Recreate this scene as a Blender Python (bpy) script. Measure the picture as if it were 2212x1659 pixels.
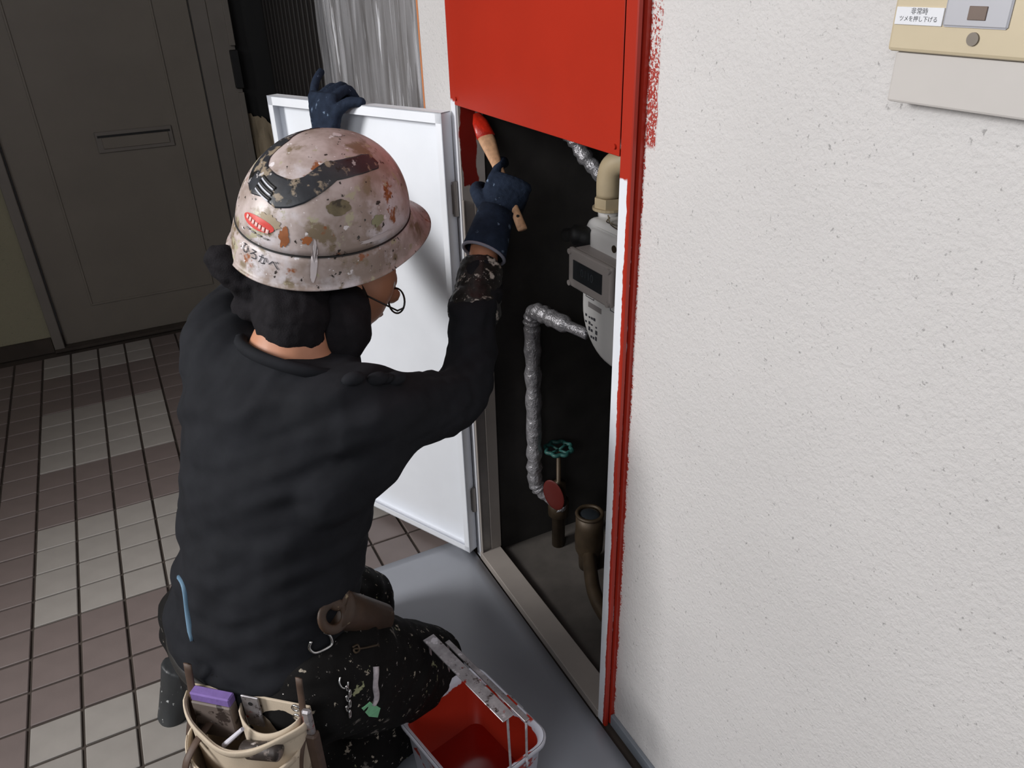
import bpy, bmesh, math, random
from mathutils import Vector, Matrix, noise
from math import sin, cos, pi, radians
random.seed(7)
for o in list(bpy.data.objects): bpy.data.objects.remove(o)
S = bpy.context.scene
COL = S.collection
# ------------------------------------------------------------------ camera
HC = 1.34
PITCH, YAW, ROLL, FPX = radians(28.31277), radians(26.67395), radians(1.66321), 1672.33
fw = Vector((sin(YAW)*cos(PITCH), cos(YAW)*cos(PITCH), -sin(PITCH)))
rt = Vector((cos(YAW), -sin(YAW), 0)); dn = fw.cross(rt)
r2 = cos(ROLL)*rt + sin(ROLL)*dn; d2 = -sin(ROLL)*rt + cos(ROLL)*dn
cd = bpy.data.cameras.new('camera'); cam = bpy.data.objects.new('camera', cd); COL.objects.link(cam)
cd.sensor_width = 36; cd.lens = FPX/2212*36; cd.clip_start = .02
mw = Matrix.Identity(4)
for i in range(3):
    mw[i][0] = r2[i]; mw[i][1] = -d2[i]; mw[i][2] = -fw[i]
mw[2][3] = HC
cam.matrix_world = mw
S.camera = cam
# ------------------------------------------------------------------ light
S.view_settings.view_transform = 'Standard'; S.view_settings.look = 'None'
S.view_settings.gamma = 1; S.view_settings.use_curve_mapping = False
S.view_settings.exposure = 0.0
W = bpy.data.worlds.new('overcast_sky'); S.world = W; W.use_nodes = True
W.node_tree.nodes['Background'].inputs[0].default_value = (.80, .88, 1, 1)
W.node_tree.nodes['Background'].inputs[1].default_value = .15
def area(name, loc, target, sx, sy, power, col=(1, 1, 1)):
    l = bpy.data.lights.new(name, 'AREA'); l.shape = 'RECTANGLE'; l.size = sx; l.size_y = sy
    l.energy = power; l.color = col
    o = bpy.data.objects.new(name, l); COL.objects.link(o); o.location = loc
    o.rotation_euler = (Vector(target)-Vector(loc)).to_track_quat('-Z', 'Y').to_euler()
    return o
# daylight coming in over the parapet of the open corridor side
area('daylight_opening', (-2.15, 1.22, 1.95), (.5, 1.0, .8), .75, .7, 76, (1, .99, .98))
area('corridor_fill', (-1.7, -.9, 2.1), (.5, 1.0, .7), 1.4, .9, 24, (.95, .97, 1))  # added soft fill, standing for daylight from the open side behind the camera

# ------------------------------------------------------------------ helpers
def tag(o, label=None, cat=None, group=None, kind=None):
    if label: o['label'] = label
    if cat: o['category'] = cat
    if group: o['group'] = group
    if kind: o['kind'] = kind
    return o
def empty(name, loc=(0, 0, 0), label=None, cat=None, group=None, kind=None, rot=None):
    o = bpy.data.objects.new(name, None); COL.objects.link(o); o.location = loc; o.empty_display_size = .05
    if rot: o.rotation_euler = rot
    return tag(o, label, cat, group, kind)
def link(name, me, mat=None, parent=None, smooth=False):
    o = bpy.data.objects.new(name, me); COL.objects.link(o)
    if mat is not None:
        me.materials.clear(); me.materials.append(mat)
    if smooth:
        for p in me.polygons: p.use_smooth = True
    if parent is not None: 
        o.parent = parent
        o.matrix_parent_inverse = pinv(parent)
    return o
def wmat(p):
    m = Matrix.LocRotScale(p.location, p.rotation_euler, p.scale)
    return wmat(p.parent) @ p.matrix_parent_inverse @ m if p.parent else m
def pinv(p): return wmat(p).inverted()
def mesh_of(bm, name='m'):
    bmesh.ops.recalc_face_normals(bm, faces=bm.faces)
    me = bpy.data.meshes.new(name); bm.to_mesh(me); bm.free(); return me
def obj(name, bm, mat=None, parent=None, smooth=False):
    return link(name, mesh_of(bm, name), mat, parent, smooth)
def box(bm, lo, hi, bev=0, M=None, seg=1):
    g = bmesh.ops.create_cube(bm, size=1)['verts']
    lo = Vector(lo); hi = Vector(hi)
    for v in g:
        v.co = Vector(((lo[i]+hi[i])/2 + v.co[i]*(hi[i]-lo[i]) for i in range(3)))
    fs = {f for v in g for f in v.link_faces}
    if bev:
        es = list({e for f in fs for e in f.edges})
        r = bmesh.ops.bevel(bm, geom=es, offset=bev, segments=seg, affect='EDGES', profile=.5)
        g = list({v for f in r['faces'] for v in f.verts} | {v for v in g if v.is_valid})
    if M is not None:
        for v in g: v.co = M @ v.co
    return g
def B(lo, hi, bev=0, M=None, seg=1):
    bm = bmesh.new(); box(bm, lo, hi, bev, M, seg); return bm
def frame_m(o, x, y, z):
    x = Vector(x); y = Vector(y); z = Vector(z)
    m = Matrix.Identity(4)
    for i in range(3):
        m[i][0] = x[i]; m[i][1] = y[i]; m[i][2] = z[i]; m[i][3] = o[i]
    return m
def cyl(bm, p, q, r, r1=None, n=16, caps=True):
    r1 = r if r1 is None else r1
    p = Vector(p); q = Vector(q); d = (q-p).normalized()
    a = d.orthogonal().normalized(); b = d.cross(a)
    A = [bm.verts.new(p + r*(cos(t)*a+sin(t)*b)) for t in [2*pi*i/n for i in range(n)]]
    Bv = [bm.verts.new(q + r1*(cos(t)*a+sin(t)*b)) for t in [2*pi*i/n for i in range(n)]]
    for i in range(n): bm.faces.new((A[i], A[(i+1) % n], Bv[(i+1) % n], Bv[i]))
    if caps: bm.faces.new(A[::-1]); bm.faces.new(Bv)
def loft(bm, secs, n=16, caps=True):
    """secs: (centre, axis_a, ra, axis_b, rb)"""
    rings = []
    for c, a, ra, b, rb in secs:
        c = Vector(c); a = Vector(a).normalized(); b = Vector(b).normalized()
        rings.append([bm.verts.new(c + a*ra*cos(2*pi*i/n) + b*rb*sin(2*pi*i/n)) for i in range(n)])
    for A, Bv in zip(rings, rings[1:]):
        for i in range(n): bm.faces.new((A[i], A[(i+1) % n], Bv[(i+1) % n], Bv[i]))
    if caps: bm.faces.new(rings[0][::-1]); bm.faces.new(rings[-1])
    return rings
def tube(bm, pts, rad, n=10, caps=True, flat=1.0, hint=None, closed=False):
    """sweep along points; rad number or list; flat squashes along 2nd axis"""
    pts = [Vector(p) for p in pts]; N = len(pts)
    if not hasattr(rad, '__len__'): rad = [rad]*N
    a = None; rings = []
    for i, p in enumerate(pts):
        if closed: d = (pts[(i+1) % N]-pts[i-1]).normalized()
        else: d = (pts[min(i+1, N-1)]-pts[max(i-1, 0)]).normalized()
        if a is None:
            a = Vector(hint) if hint else d.orthogonal()
        a = (a - a.dot(d)*d).normalized(); b = d.cross(a)
        rings.append([bm.verts.new(p + rad[i]*(cos(2*pi*k/n)*a + flat*sin(2*pi*k/n)*b)) for k in range(n)])
    rr = rings + ([rings[0]] if closed else [])
    for A, Bv in zip(rr, rr[1:]):
        for k in range(n): bm.faces.new((A[k], A[(k+1) % n], Bv[(k+1) % n], Bv[k]))
    if caps and not closed: bm.faces.new(rings[0][::-1]); bm.faces.new(rings[-1])
def spline(pts, k=6):
    """Catmull-Rom through points"""
    P = [Vector(p) for p in pts]; P = [2*P[0]-P[1]] + P + [2*P[-1]-P[-2]]; out = []
    for i in range(1, len(P)-2):
        for j in range(k):
            t = j/k; a, b, c, d = P[i-1:i+3]
            out.append(.5*((2*b)+(c-a)*t+(2*a-5*b+4*c-d)*t*t+(3*b-a-3*c+d)*t**3))
    out.append(P[-2]); return out
def ball(bm, c, r, ax=None, seg=16, rings=10):
    g = bmesh.ops.create_uvsphere(bm, u_segments=seg, v_segments=rings, radius=1)['verts']
    r = (r, r, r) if not hasattr(r, '__len__') else r
    for v in g:
        q = Vector((v.co.x*r[0], v.co.y*r[1], v.co.z*r[2]))
        if ax: q = ax[0]*q.x + ax[1]*q.y + ax[2]*q.z
        v.co = q + Vector(c)
    return g
def remesh(bm, vox, smooth=3, fac=.5):
    me = mesh_of(bm, 'tmp'); o = bpy.data.objects.new('tmp', me); COL.objects.link(o)
    m = o.modifiers.new('r', 'REMESH'); m.mode = 'VOXEL'; m.voxel_size = vox
    if smooth:
        s = o.modifiers.new('s', 'SMOOTH'); s.iterations = smooth; s.factor = fac
    dg = bpy.context.evaluated_depsgraph_get(); dg.update()
    out = bpy.data.meshes.new_from_object(o.evaluated_get(dg))
    bpy.data.objects.remove(o); bpy.data.meshes.remove(me)
    return out
def displace(me, fn):
    n = [v.normal.copy() for v in me.vertices]
    for v, nn in zip(me.vertices, n): v.co += nn*fn(v.co, nn)
    me.update()
def sheet_grid(fn, nu, nv):
    bm = bmesh.new()
    g = [[bm.verts.new(fn(i/nu, j/nv)) for i in range(nu+1)] for j in range(nv+1)]
    for j in range(nv):
        for i in range(nu): bm.faces.new((g[j][i], g[j][i+1], g[j+1][i+1], g[j+1][i]))
    return bm
def solid(bm, t):
    bmesh.ops.recalc_face_normals(bm, faces=bm.faces)
    bmesh.ops.solidify(bm, geom=bm.faces[:], thickness=t); return bm

# ------------------------------------------------------------------ materials
class NT:
    def __init__(s, name):
        s.m = bpy.data.materials.new(name); s.m.use_nodes = True
        s.t = s.m.node_tree; s.n = s.t.nodes; s.b = s.n['Principled BSDF']
        s.tc = s.n.new('ShaderNodeTexCoord')
    def c(s, a, b): s.t.links.new(a, b)
    def noise(s, scale, detail=4, rough=.55, off=0, co=None, stretch=None, dist=0):
        mp = s.n.new('ShaderNodeMapping'); s.c(co or s.tc.outputs['Object'], mp.inputs[0])
        mp.inputs['Location'].default_value = (off*3.1, off*1.7, off*2.3)
        if stretch: mp.inputs['Scale'].default_value = stretch
        t = s.n.new('ShaderNodeTexNoise'); s.c(mp.outputs[0], t.inputs['Vector'])
        t.inputs['Scale'].default_value = scale; t.inputs['Detail'].default_value = detail
        t.inputs['Roughness'].default_value = rough; t.inputs['Distortion'].default_value = dist
        return t.outputs['Fac']
    def ramp(s, v, lo, hi):
        r = s.n.new('ShaderNodeMapRange'); r.inputs['From Min'].default_value = lo
        r.inputs['From Max'].default_value = hi; s.c(v, r.inputs['Value']); return r.outputs[0]
    def math(s, op, a, b=None, c=None):
        m = s.n.new('ShaderNodeMath'); m.operation = op
        for i, x in enumerate((a, b, c)):
            if x is None: continue
            if isinstance(x, (int, float)): m.inputs[i].default_value = x
            else: s.c(x, m.inputs[i])
        return m.outputs[0]
    def xyz(s):
        x = s.n.new('ShaderNodeSeparateXYZ'); s.c(s.tc.outputs['Object'], x.inputs[0]); return x.outputs
    def mix(s, f, a, b):
        m = s.n.new('ShaderNodeMix'); m.data_type = 'RGBA'
        if isinstance(f, (int, float)): m.inputs[0].default_value = f
        else: s.c(f, m.inputs[0])
        for i, x in ((6, a), (7, b)):
            if isinstance(x, tuple): m.inputs[i].default_value = (*x, 1)
            else: s.c(x, m.inputs[i])
        return m.outputs[2]
    def col(s, c): s.c(c, s.b.inputs['Base Color'])
    def bump(s, h, strength=.3, dist=.002):
        b = s.n.new('ShaderNodeBump'); b.inputs['Strength'].default_value = strength
        b.inputs['Distance'].default_value = dist; s.c(h, b.inputs['Height']); s.c(b.outputs[0], s.b.inputs['Normal'])
def lin(h):
    if isinstance(h, tuple): return h
    v = [int(h[i:i+2], 16)/255 for i in (0, 2, 4)]
    return tuple(x/12.92 if x <= .04045 else ((x+.055)/1.055)**2.4 for x in v)
def mat(name, base, rough=.5, metal=0, var=.15, vs=12, spots=(), bump=0, bs=150, bd=.001, stretch=None, spec=.5, coat=0):
    """plain procedural surface: tonal variation, splashes ((colour, scale, lo, hi, offset)), fine relief"""
    s = NT(name); base = lin(base)
    dark = tuple(x*(1-var) for x in base); light = tuple(min(1, x*(1+var)) for x in base)
    c = s.mix(s.ramp(s.noise(vs, 5, stretch=stretch), .3, .7), dark, light)
    for (cc, sc, lo, hi, off) in spots:
        c = s.mix(s.ramp(s.noise(sc, 5, .6, off), lo, hi), c, lin(cc))
    s.col(c); s.b.inputs['Roughness'].default_value = rough; s.b.inputs['Metallic'].default_value = metal
    s.b.inputs['Specular IOR Level'].default_value = spec
    s.b.inputs['Coat Weight'].default_value = coat
    if bump: s.bump(s.noise(bs, 4, .6, 2, stretch=stretch), bump, bd)
    return s.m
def wall_mat(name, base, smear=False):
    s = NT(name); base = lin(base)
    big = s.ramp(s.noise(3, 3), .3, .7)
    c = s.mix(big, tuple(x*.95 for x in base), tuple(min(1, x*1.03) for x in base))
    sp = s.noise(170, 3, .55, 1)
    c = s.mix(s.ramp(sp, .66, .74), c, tuple(x*.55 for x in base))
    h = s.math('ADD', s.math('MULTIPLY', s.noise(190, 4, .6, 1), 1.0), s.math('MULTIPLY', s.noise(70, 3, .5, 5), .7))
    if smear:   # red paint dragged past the frame on to the rough plaster
        x, y, z = s.xyz()
        nz = s.noise(300, 3, .6, 9)
        low = s.math('ADD', y, s.math('MULTIPLY', s.noise(22, 2, .5, 4), .012))
        edge = s.math('MULTIPLY', s.ramp(y, 1.0, .99), s.ramp(s.math('ADD', low, s.math('MULTIPLY', s.math('SUBTRACT', nz, .5), .022)), .853, .8545))
        band = s.math('MULTIPLY', s.math('MULTIPLY', s.ramp(y, 1.0, .99), s.ramp(low, .832, .8345)), s.ramp(s.math('ADD', z, s.math('MULTIPLY', nz, .01)), 1.130, 1.137))
        # far above, the dragged band thins out
        thin = s.ramp(z, 1.30, 1.20)
        band = s.math('MULTIPLY', band, s.ramp(s.math('ADD', nz, s.math('MULTIPLY', thin, .12)), .535, .60))
        c = s.mix(s.math('MAXIMUM', edge, band), c, lin('9A3025'))
    s.col(c); s.b.inputs['Roughness'].default_value = .75
    s.bump(h, .6, .0030)
    return s.m
M_WALL = wall_mat('cream_sprayed_plaster', 'C9C6C5')
M_WALLR = wall_mat('cream_sprayed_plaster_with_paint', 'C9C6C5', True)
RED = 'A62A19'
M_RED = mat('red_enamel', RED, .33, var=.06, vs=5, bump=.06, bs=70, spec=.4)
M_WHITE = mat('white_primer', 'ECEFF5', .4, var=.02, bump=.03, bs=60)
M_STEEL = mat('grey_steel', '8E8884', .45, var=.08, bump=.05)
M_JAMB = mat('grey_primed_steel', '9C948E', .5, var=.08, vs=8)
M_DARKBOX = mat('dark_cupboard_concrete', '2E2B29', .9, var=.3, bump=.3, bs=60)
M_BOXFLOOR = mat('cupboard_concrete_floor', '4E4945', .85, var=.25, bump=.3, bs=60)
M_TILE_L = mat('beige_floor_tile', '8F8A85', .45, var=.10, vs=9, bump=.12, bs=130)
M_TILE_D = mat('brown_floor_tile', '6E6360', .45, var=.10, vs=9, bump=.12, bs=130)
M_GROUT = mat('dark_grout', '3B332D', .9, var=.2, bump=.3)
M_SHEET = mat('grey_protective_sheet', '94979F', .30, var=.05, vs=4, bump=.03, bs=40)
M_BASEB = mat('bluish_grey_baseboard', '7C828A', .5, var=.08)
M_DOORF = mat('grey_brown_door_steel', '756E65', .5, var=.06, vs=6, bump=.05, bs=300)
M_DOORFR = mat('grey_door_frame_steel', '726C66', .45, var=.06)
M_DARKBROWN = mat('dark_brown_lattice', '1A1615', .6, var=.3)
M_BLACK = mat('black_rubber', '101011', .6, var=.2)
M_CHROME = mat('bright_metal', 'C9C9C9', .25, 1, var=.1)
M_DIRTMETAL = mat('paint_spattered_metal', 'A7A3A6', .42, .7, var=.25, vs=60, spots=(('4B3D3A', 70, .58, .66, 1), ('D9D5DA', 50, .6, .66, 3), (RED, 40, .64, .69, 5)), bump=.3, bs=90)
M_OLIVEWALL = wall_mat('olive_plaster', '8A856F')
# ------------------------------------------------------------------ setting
XW, XF = .632, .612           # plaster face, face of the steel cupboard frame
Y0, Y1 = .85, 1.447           # frame outer edges along the wall
YC = 1.638                    # wall corner at the entrance recess
def st(name, bm, m, label, smooth=False):
    return tag(obj(name, bm, m, None, smooth), label, 'structure', kind='structure')
fl = st('floor', B((-1.6, -1.8, -.06), (.99, 3.62, -.005)), M_GROUT, 'corridor floor of small square tiles in beige and brown blocks')
PX, PY, TX0, TY0 = .0998, .1025, -.418, 1.408
def tile_mesh(name, m):
    bm = B((-.0465, -.048, -.008), (.0465, .048, 0), .0016)
    me = mesh_of(bm, name); me.materials.append(m); return me
TL, TD = tile_mesh('tile_light', M_TILE_L), tile_mesh('tile_dark', M_TILE_D)
def proj(p):
    q = Vector(p)-Vector((0, 0, HC)); z = q.dot(fw)
    return (1106+FPX*q.dot(r2)/z, 829.5+FPX*q.dot(d2)/z, z) if z > .05 else (-9e9, 0, 0)
vis, rest = [], []
for i in range(-9, 11):
    for j in range(-5, 20):
        cx, cy = TX0+(i+.5)*PX, TY0+(j+.5)*PY
        if cx > .59 and cy < YC: continue
        if cx > .20 and cy < 1.46: continue          # under the grey sheet
        if cy > 3.38: continue
        u, v, z = proj((cx, cy, 0))
        light = (i % 7) < 4 and (j % 7) >= 3
        inview = -45 < u < 1060 and 640 < v < 1720
        hid = (u > 440 and v > 1250) or (u > 430 and v < 1020) or (u > 400 and v < 1180 and u < 760)
        (vis if inview and not hid else rest).append((z, cx, cy, light))
vis.sort()
rest += vis[300:]; vis = vis[:300]
for k, (z, cx, cy, light) in enumerate(vis):
    t = link('tile', TL if light else TD, None, fl)
    t.location = (cx, cy, random.uniform(-.0006, .0004)); t.rotation_euler = (random.gauss(0, .004), random.gauss(0, .004), 0)
bmr = bmesh.new(); mi = []
for z, cx, cy, light in rest:
    n0 = len(bmr.faces)
    box(bmr, (cx-.0465, cy-.048, -.008), (cx+.0465, cy+.048, 0))
    bmr.faces.ensure_lookup_table()
    for f in bmr.faces[n0:]: f.material_index = 0 if light else 1
me = mesh_of(bmr, 'tiles_hidden'); me.materials.append(M_TILE_L); me.materials.append(M_TILE_D)
tag(link('outlying_tiles', me, None, fl), kind='stuff')

bm = bmesh.new()
box(bm, (XW, -1.8, 0), (XW+.16, Y0+.004, 2.45))
box(bm, (XW, Y1-.004, 0), (XW+.05, YC, 2.45))
box(bm, (XW, Y0+.004, 2.05), (XW+.16, Y1-.004, 2.45))
wr = st('wall_right', bm, M_WALLR, 'cream sprayed plaster wall beside the meter cupboard')
bm = bmesh.new()
box(bm, (-1.6, 3.42, 0), (-.372, 3.62, 2.45)); box(bm, (-.372, 3.44, 2.06), (.99, 3.62, 2.45)); box(bm, (.548, 3.44, 0), (.99, 3.62, 2.06))
st('wall_back', bm, M_OLIVEWALL, 'dim olive plaster wall at the end of the corridor')
st('baseboard_back', B((-1.6, 3.405, 0), (-.375, 3.42, .062)), M_GROUT, 'dark baseboard at the foot of the end wall')
bm = bmesh.new()
box(bm, (-1.62, -1.8, 0), (-1.5, 1.6, 1.02)); box(bm, (-1.62, 1.6, 0), (-1.5, 3.62, 2.45))  # unseen; the far stretch is closed to keep direct light off the far floor
st('wall_left', bm, M_OLIVEWALL, 'unseen parapet wall on the open corridor side, full height beyond to shade the far floor')
st('ceiling', B((-1.75, -1.8, 2.45), (.99, 3.62, 2.55)), M_WALL, 'plain corridor ceiling')
st('baseboard_right', B((XW-.008, -1.8, 0), (XW, Y0-.001, .028), .001), M_BASEB, 'bluish grey baseboard under the cream plaster wall')
# recess beyond the cupboard : entrance door behind plastic film, then dark lattice window
bm = bmesh.new()
box(bm, (XW+.05, YC-.05, 0), (XW+.36, YC, 2.45)); box(bm, (.80, YC, 0), (.99, 3.44, 2.45))
st('wall_recess', bm, M_WALL, 'plaster wall of the entrance recess behind the plastic film')
d2o = empty('door_2', (.76, 2.1, 0), 'dark entrance door masked behind clear plastic film', 'structure', kind='structure')
M_D2 = mat('dark_brown_door_steel', '57504B', .4, var=.1)
obj('leaf', B((.74, 1.72, .01), (.78, 2.50, 2.0), .004), M_D2, d2o)
bm = bmesh.new()
box(bm, (.70, YC+.002, 0), (.80, 1.72, 2.06)); box(bm, (.70, 2.50, 0), (.80, 2.56, 2.06)); box(bm, (.70, 1.72, 2.0), (.80, 2.50, 2.06))
obj('door_frame', bm, M_D2, d2o)
obj('door_handle', B((.705, 1.78, .93), (.74, 1.81, 1.07), .006), M_STEEL, d2o)
lat = empty('lattice_window', (.72, 3.0, 0), 'dark brown vertical lattice screen next to the plastic film', 'lattice screen')
obj('back_panel', B((.70, 2.563, .0), (.73, 3.43, 2.3)), M_BLACK, lat)
obj('end_panel', B((.549, 3.425, .0), (.70, 3.4395, 2.3)), M_BLACK, lat)
bm = B((.672, -.016, .52), (.70, .016, 2.2), .003); ms = mesh_of(bm, 'slat'); ms.materials.append(M_DARKBROWN)
for k in range(14):
    s_ = link('slat', ms, None, lat); s_.location.y = 2.60+k*.0605
for z in (.5, 2.2): obj('rail', B((.668, 2.565, z-.03), (.70, 3.43, z+.03), .003), M_DARKBROWN, lat)
# orange masking tape on the corner
M_TAPE = mat('orange_masking_tape', 'C97F52', .6, var=.08, vs=30)
bm = bmesh.new(); box(bm, (XW-.0012, YC-.006, .02), (XW-.0002, YC+.0005, 2.3)); box(bm, (XW-.0012, YC, .02), (XW+.03, YC+.0009, 2.3))
tag(obj('masking_tape', bm, M_TAPE), 'orange masking tape strip along the wall corner', 'tape')
# clear plastic film
s = NT('clear_plastic_film'); s.b.inputs['Roughness'].default_value = .16
s.b.inputs['Base Color'].default_value = (.78, .78, .82, 1); s.b.inputs['Alpha'].default_value = .34
s.b.inputs['Specular IOR Level'].default_value = 1
s.c(s.ramp(s.noise(16, 5, .6, 1, stretch=(1, 3, .12)), .35, .75), s.b.inputs['Alpha'])
al = s.ramp(s.noise(16, 5, .6, 1, stretch=(1, 3, .12)), .35, .8); fine = s.ramp(s.noise(30, 4, .6, 7, stretch=(1, 3, .08), dist=.4), .60, .66); s.c(s.math('ADD', s.math('MAXIMUM', s.math('MULTIPLY', al, .35), s.math('MULTIPLY', fine, .75)), .12), s.b.inputs['Alpha'])  # pale streaks in the opacity stand in for highlights along the folds
M_FILM = s.m
def film(u, v):
    y = YC+.012+u*.90; z = .12+v*2.0
    x = .655 + .022*sin(u*7) + .016*noise.noise(Vector((u*16, v*1.3, 0))) + .009*noise.noise(Vector((u*55+v*4, v*2.2, 3))) + .005*noise.noise(Vector((u*95-v*10, v*6, 7)))
    if u < .2: x += .008*(1-u/.2)*noise.noise(Vector((u*40+v*30, v*26-u*20, 5)))
    return Vector((x, y+.008*noise.noise(Vector((u*9, v*3, 9))), z))
tag(obj('plastic_film', sheet_grid(film, 150, 60), M_FILM, None, True), 'clear wrinkled plastic masking film over the dark entrance door', 'plastic film')
# torn board standing in the dark corner
M_CARD = mat('beige_packing_board', '9A8B74', .8, var=.12, bump=.2, bs=60)
def brd(u, v):
    top = .845+.025*noise.noise(Vector((int(u*6)*3.7, 1, 2))) - .10*max(0, u-.35)
    x = .552+u*.105; z = v*top; y = 3.36+.05*v+.010*noise.noise(Vector((u*2, v*6, 0)))+.006*noise.noise(Vector((u*4, v*16, 4)))*v
    return Vector((x, y, z))
tag(obj('packing_board', solid(sheet_grid(brd, 24, 60), .006), M_CARD), 'torn beige packing board leaning in the dark corner', 'board')
# far neighbour door
d1 = empty('door_1', (.04, 3.43, 0), 'grey steel apartment door with a mail slot at the corridor end', 'structure', kind='structure')
obj('leaf', B((-.332, 3.43, .012), (.408, 3.47, 2.02), .003), M_DOORF, d1)
bm = bmesh.new()
for a, b in (((-.20, 3.4255, .165), (-.192, 3.431, 1.9)), ((.275, 3.4255, .165), (.283, 3.431, 1.9)), ((-.20, 3.4255, .160), (.283, 3.431, .168)), ((-.20, 3.4255, 1.9), (.283, 3.431, 1.908))):
    box(bm, a, b, .001)
obj('panel_moulding', bm, M_DOORF, d1)
ms_ = obj('mail_slot', B((-.02, 3.423, .750), (.256, 3.4305, .828), .002), M_DOORFR, d1)
obj('flap', B((.000, 3.4195, .764), (.240, 3.424, .806), .002), M_DOORF, ms_)
obj('slot_gap', B((-.012, 3.4215, .8065), (.248, 3.4235, .8145)), M_BLACK, ms_)
bm = bmesh.new(); box(bm, (.411, 3.405, 0), (.470, 3.47, 2.06), .002); box(bm, (.470, 3.39, 0), (.546, 3.47, 2.06), .002)
box(bm, (-.372, 3.40, 0), (-.335, 3.47, 2.06), .002); box(bm, (-.372, 3.40, 2.024), (.546, 3.47, 2.06), .002)
obj('door_frame', bm, M_DOORFR, d1)
obj('frame_trim', B((.525, 3.375, 1.10), (.547, 3.392, 2.06), .002), M_DOORFR, d1)
obj('frame_trim', B((.525, 3.375, .0), (.547, 3.392, .93), .002), M_DOORFR, d1)
obj('hinge', B((.520, 3.372, .945), (.552, 3.392, 1.085), .003), M_BLACK, d1)
obj('threshold', B((-.372, 3.385, 0), (.546, 3.47, .012), .002), M_GROUT, d1)

# ------------------------------------------------------------------ meter cupboard in the wall
cup = empty('meter_cupboard', (XF, 1.15, 0), 'red painted meter cupboard set in the plaster wall, lower door open', 'cupboard')
# unfinished paint: white primer with a ragged red edge
def part_painted(name, side):
    s = NT(name); x, y, z = s.xyz()
    n = s.math('SUBTRACT', s.noise(28, 4, .6, 3), .5); n2 = s.math('SUBTRACT', s.noise(120, 2, .5, 6), .5)
    wob = s.math('ADD', s.math('MULTIPLY', n, .010), s.math('MULTIPLY', n2, .003))
    yy = s.math('ADD', y, wob); zz = s.math('ADD', z, s.math('MULTIPLY', n, .03))
    if side == 'near':   # red above 1.085 m and along the outer edge
        m = s.math('MAXIMUM', s.ramp(zz, 1.082, 1.085), s.ramp(yy, .857, .8562))
    else:
        m = s.ramp(zz, 1.118, 1.121)
    s.col(s.mix(m, lin('E2E4EA'), lin(RED))); s.b.inputs['Roughness'].default_value = .38
    s.bump(s.noise(60, 3), .08, .001)
    return s.m
M_FN = part_painted('near_frame_half_painted', 'near'); M_FF = part_painted('far_frame_half_painted', 'far')
def prof(name, pts, z0, z1, m):       # extrude an xy profile upright
    bm = bmesh.new()
    lo = [bm.verts.new((x, y, z0)) for x, y in pts]; hi = [bm.verts.new((x, y, z1)) for x, y in pts]
    n = len(pts)
    for i in range(n): bm.faces.new((lo[i], lo[(i+1) % n], hi[(i+1) % n], hi[i]))
    bm.faces.new(lo[::-1]); bm.faces.new(hi)
    return obj(name, bm, m, cup)
yi0, yi1 = .8745, 1.425
prof('frame_upright', [(XF, yi0), (XF, Y0+.0015), (XF+.0015, Y0), (XF+.007, Y0), (XF+.0105, Y0+.008), (XF+.014, Y0), (XW+.03, Y0), (XW+.03, yi0)], .0, 2.05, M_FN)
prof('frame_upright', [(XF, yi1), (XF, Y1-.0015), (XF+.0015, Y1), (XW+.034, Y1), (XW+.034, yi1)], .0, 2.05, M_FF)
obj('frame_head', B((XF, yi0, 2.02), (XW+.03, yi1, 2.05), .001), M_RED, cup)
sill = obj('frame_sill', B((XF-.002, yi0, 0), (XW+.034, yi1, .021), .0015), M_JAMB, cup)
# inner face of the far jamb, grey, with the red patch just being brushed on
s = NT('jamb_with_fresh_red_patch'); x, y, z = s.xyz()
n = s.math('SUBTRACT', s.noise(22, 3, .5, 2), .5); n2 = s.math('SUBTRACT', s.noise(90, 3, .5, 6), .5)
wx = s.math('ADD', x, s.math('ADD', s.math('MULTIPLY', n, .02), s.math('MULTIPLY', n2, .004))); wz = s.math('ADD', z, s.math('MULTIPLY', n2, .02))
m = s.math('MULTIPLY', s.math('MULTIPLY', s.ramp(wx, .618, .6195), s.ramp(wx, .652, .650)), s.math('MULTIPLY', s.ramp(wz, .955, .958), s.ramp(wz, 1.118, 1.116)))
s.col(s.mix(m, s.mix(s.ramp(s.noise(9, 4), .3, .7), lin('96908B'), lin('B5AEA9')), lin('7A150C'))); s.b.inputs['Roughness'].default_value = .4
M_JP = s.m
obj('jamb_face', B((XF+.004, yi1-.0025, .021), (.668, yi1+.001, 1.118)), M_JP, cup)
obj('door_stop', B((.640, yi1-.0075, .021), (.668, yi1-.0025, .93), .001), M_JAMB, cup)
obj('stop_lip', B((.6135, yi1-.010, .021), (.6165, yi1-.0025, .93), .0005), M_JAMB, cup)
# upper door, closed
up = obj('upper_door', B((XF-.0015, yi0+.0015, 1.112), (XF+.0005, yi1-.0015, 2.018), .0008), M_RED, cup)
obj('bottom_flange', B((XF+.0005, yi0+.002, 1.112), (XF+.024, yi1-.002, 1.1135)), M_RED, up)
for y in (yi0+.011, yi1-.011):
    bm = bmesh.new(); cyl(bm, (XF-.0045, y, 1.124), (XF-.001, y, 1.124), .0035, n=14); obj('screw', bm, M_RED, up)
# the dark cupboard interior
XB = 1.0; zt = 2.05
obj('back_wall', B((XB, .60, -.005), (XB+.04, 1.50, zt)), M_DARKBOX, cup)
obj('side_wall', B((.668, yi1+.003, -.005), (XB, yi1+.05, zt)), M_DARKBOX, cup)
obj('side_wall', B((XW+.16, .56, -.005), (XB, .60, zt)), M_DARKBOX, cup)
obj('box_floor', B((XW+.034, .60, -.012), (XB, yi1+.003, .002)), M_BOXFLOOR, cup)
obj('box_ceiling', B((XW+.034, .60, zt), (XB+.04, 1.50, zt+.03)), M_DARKBOX, cup)
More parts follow.
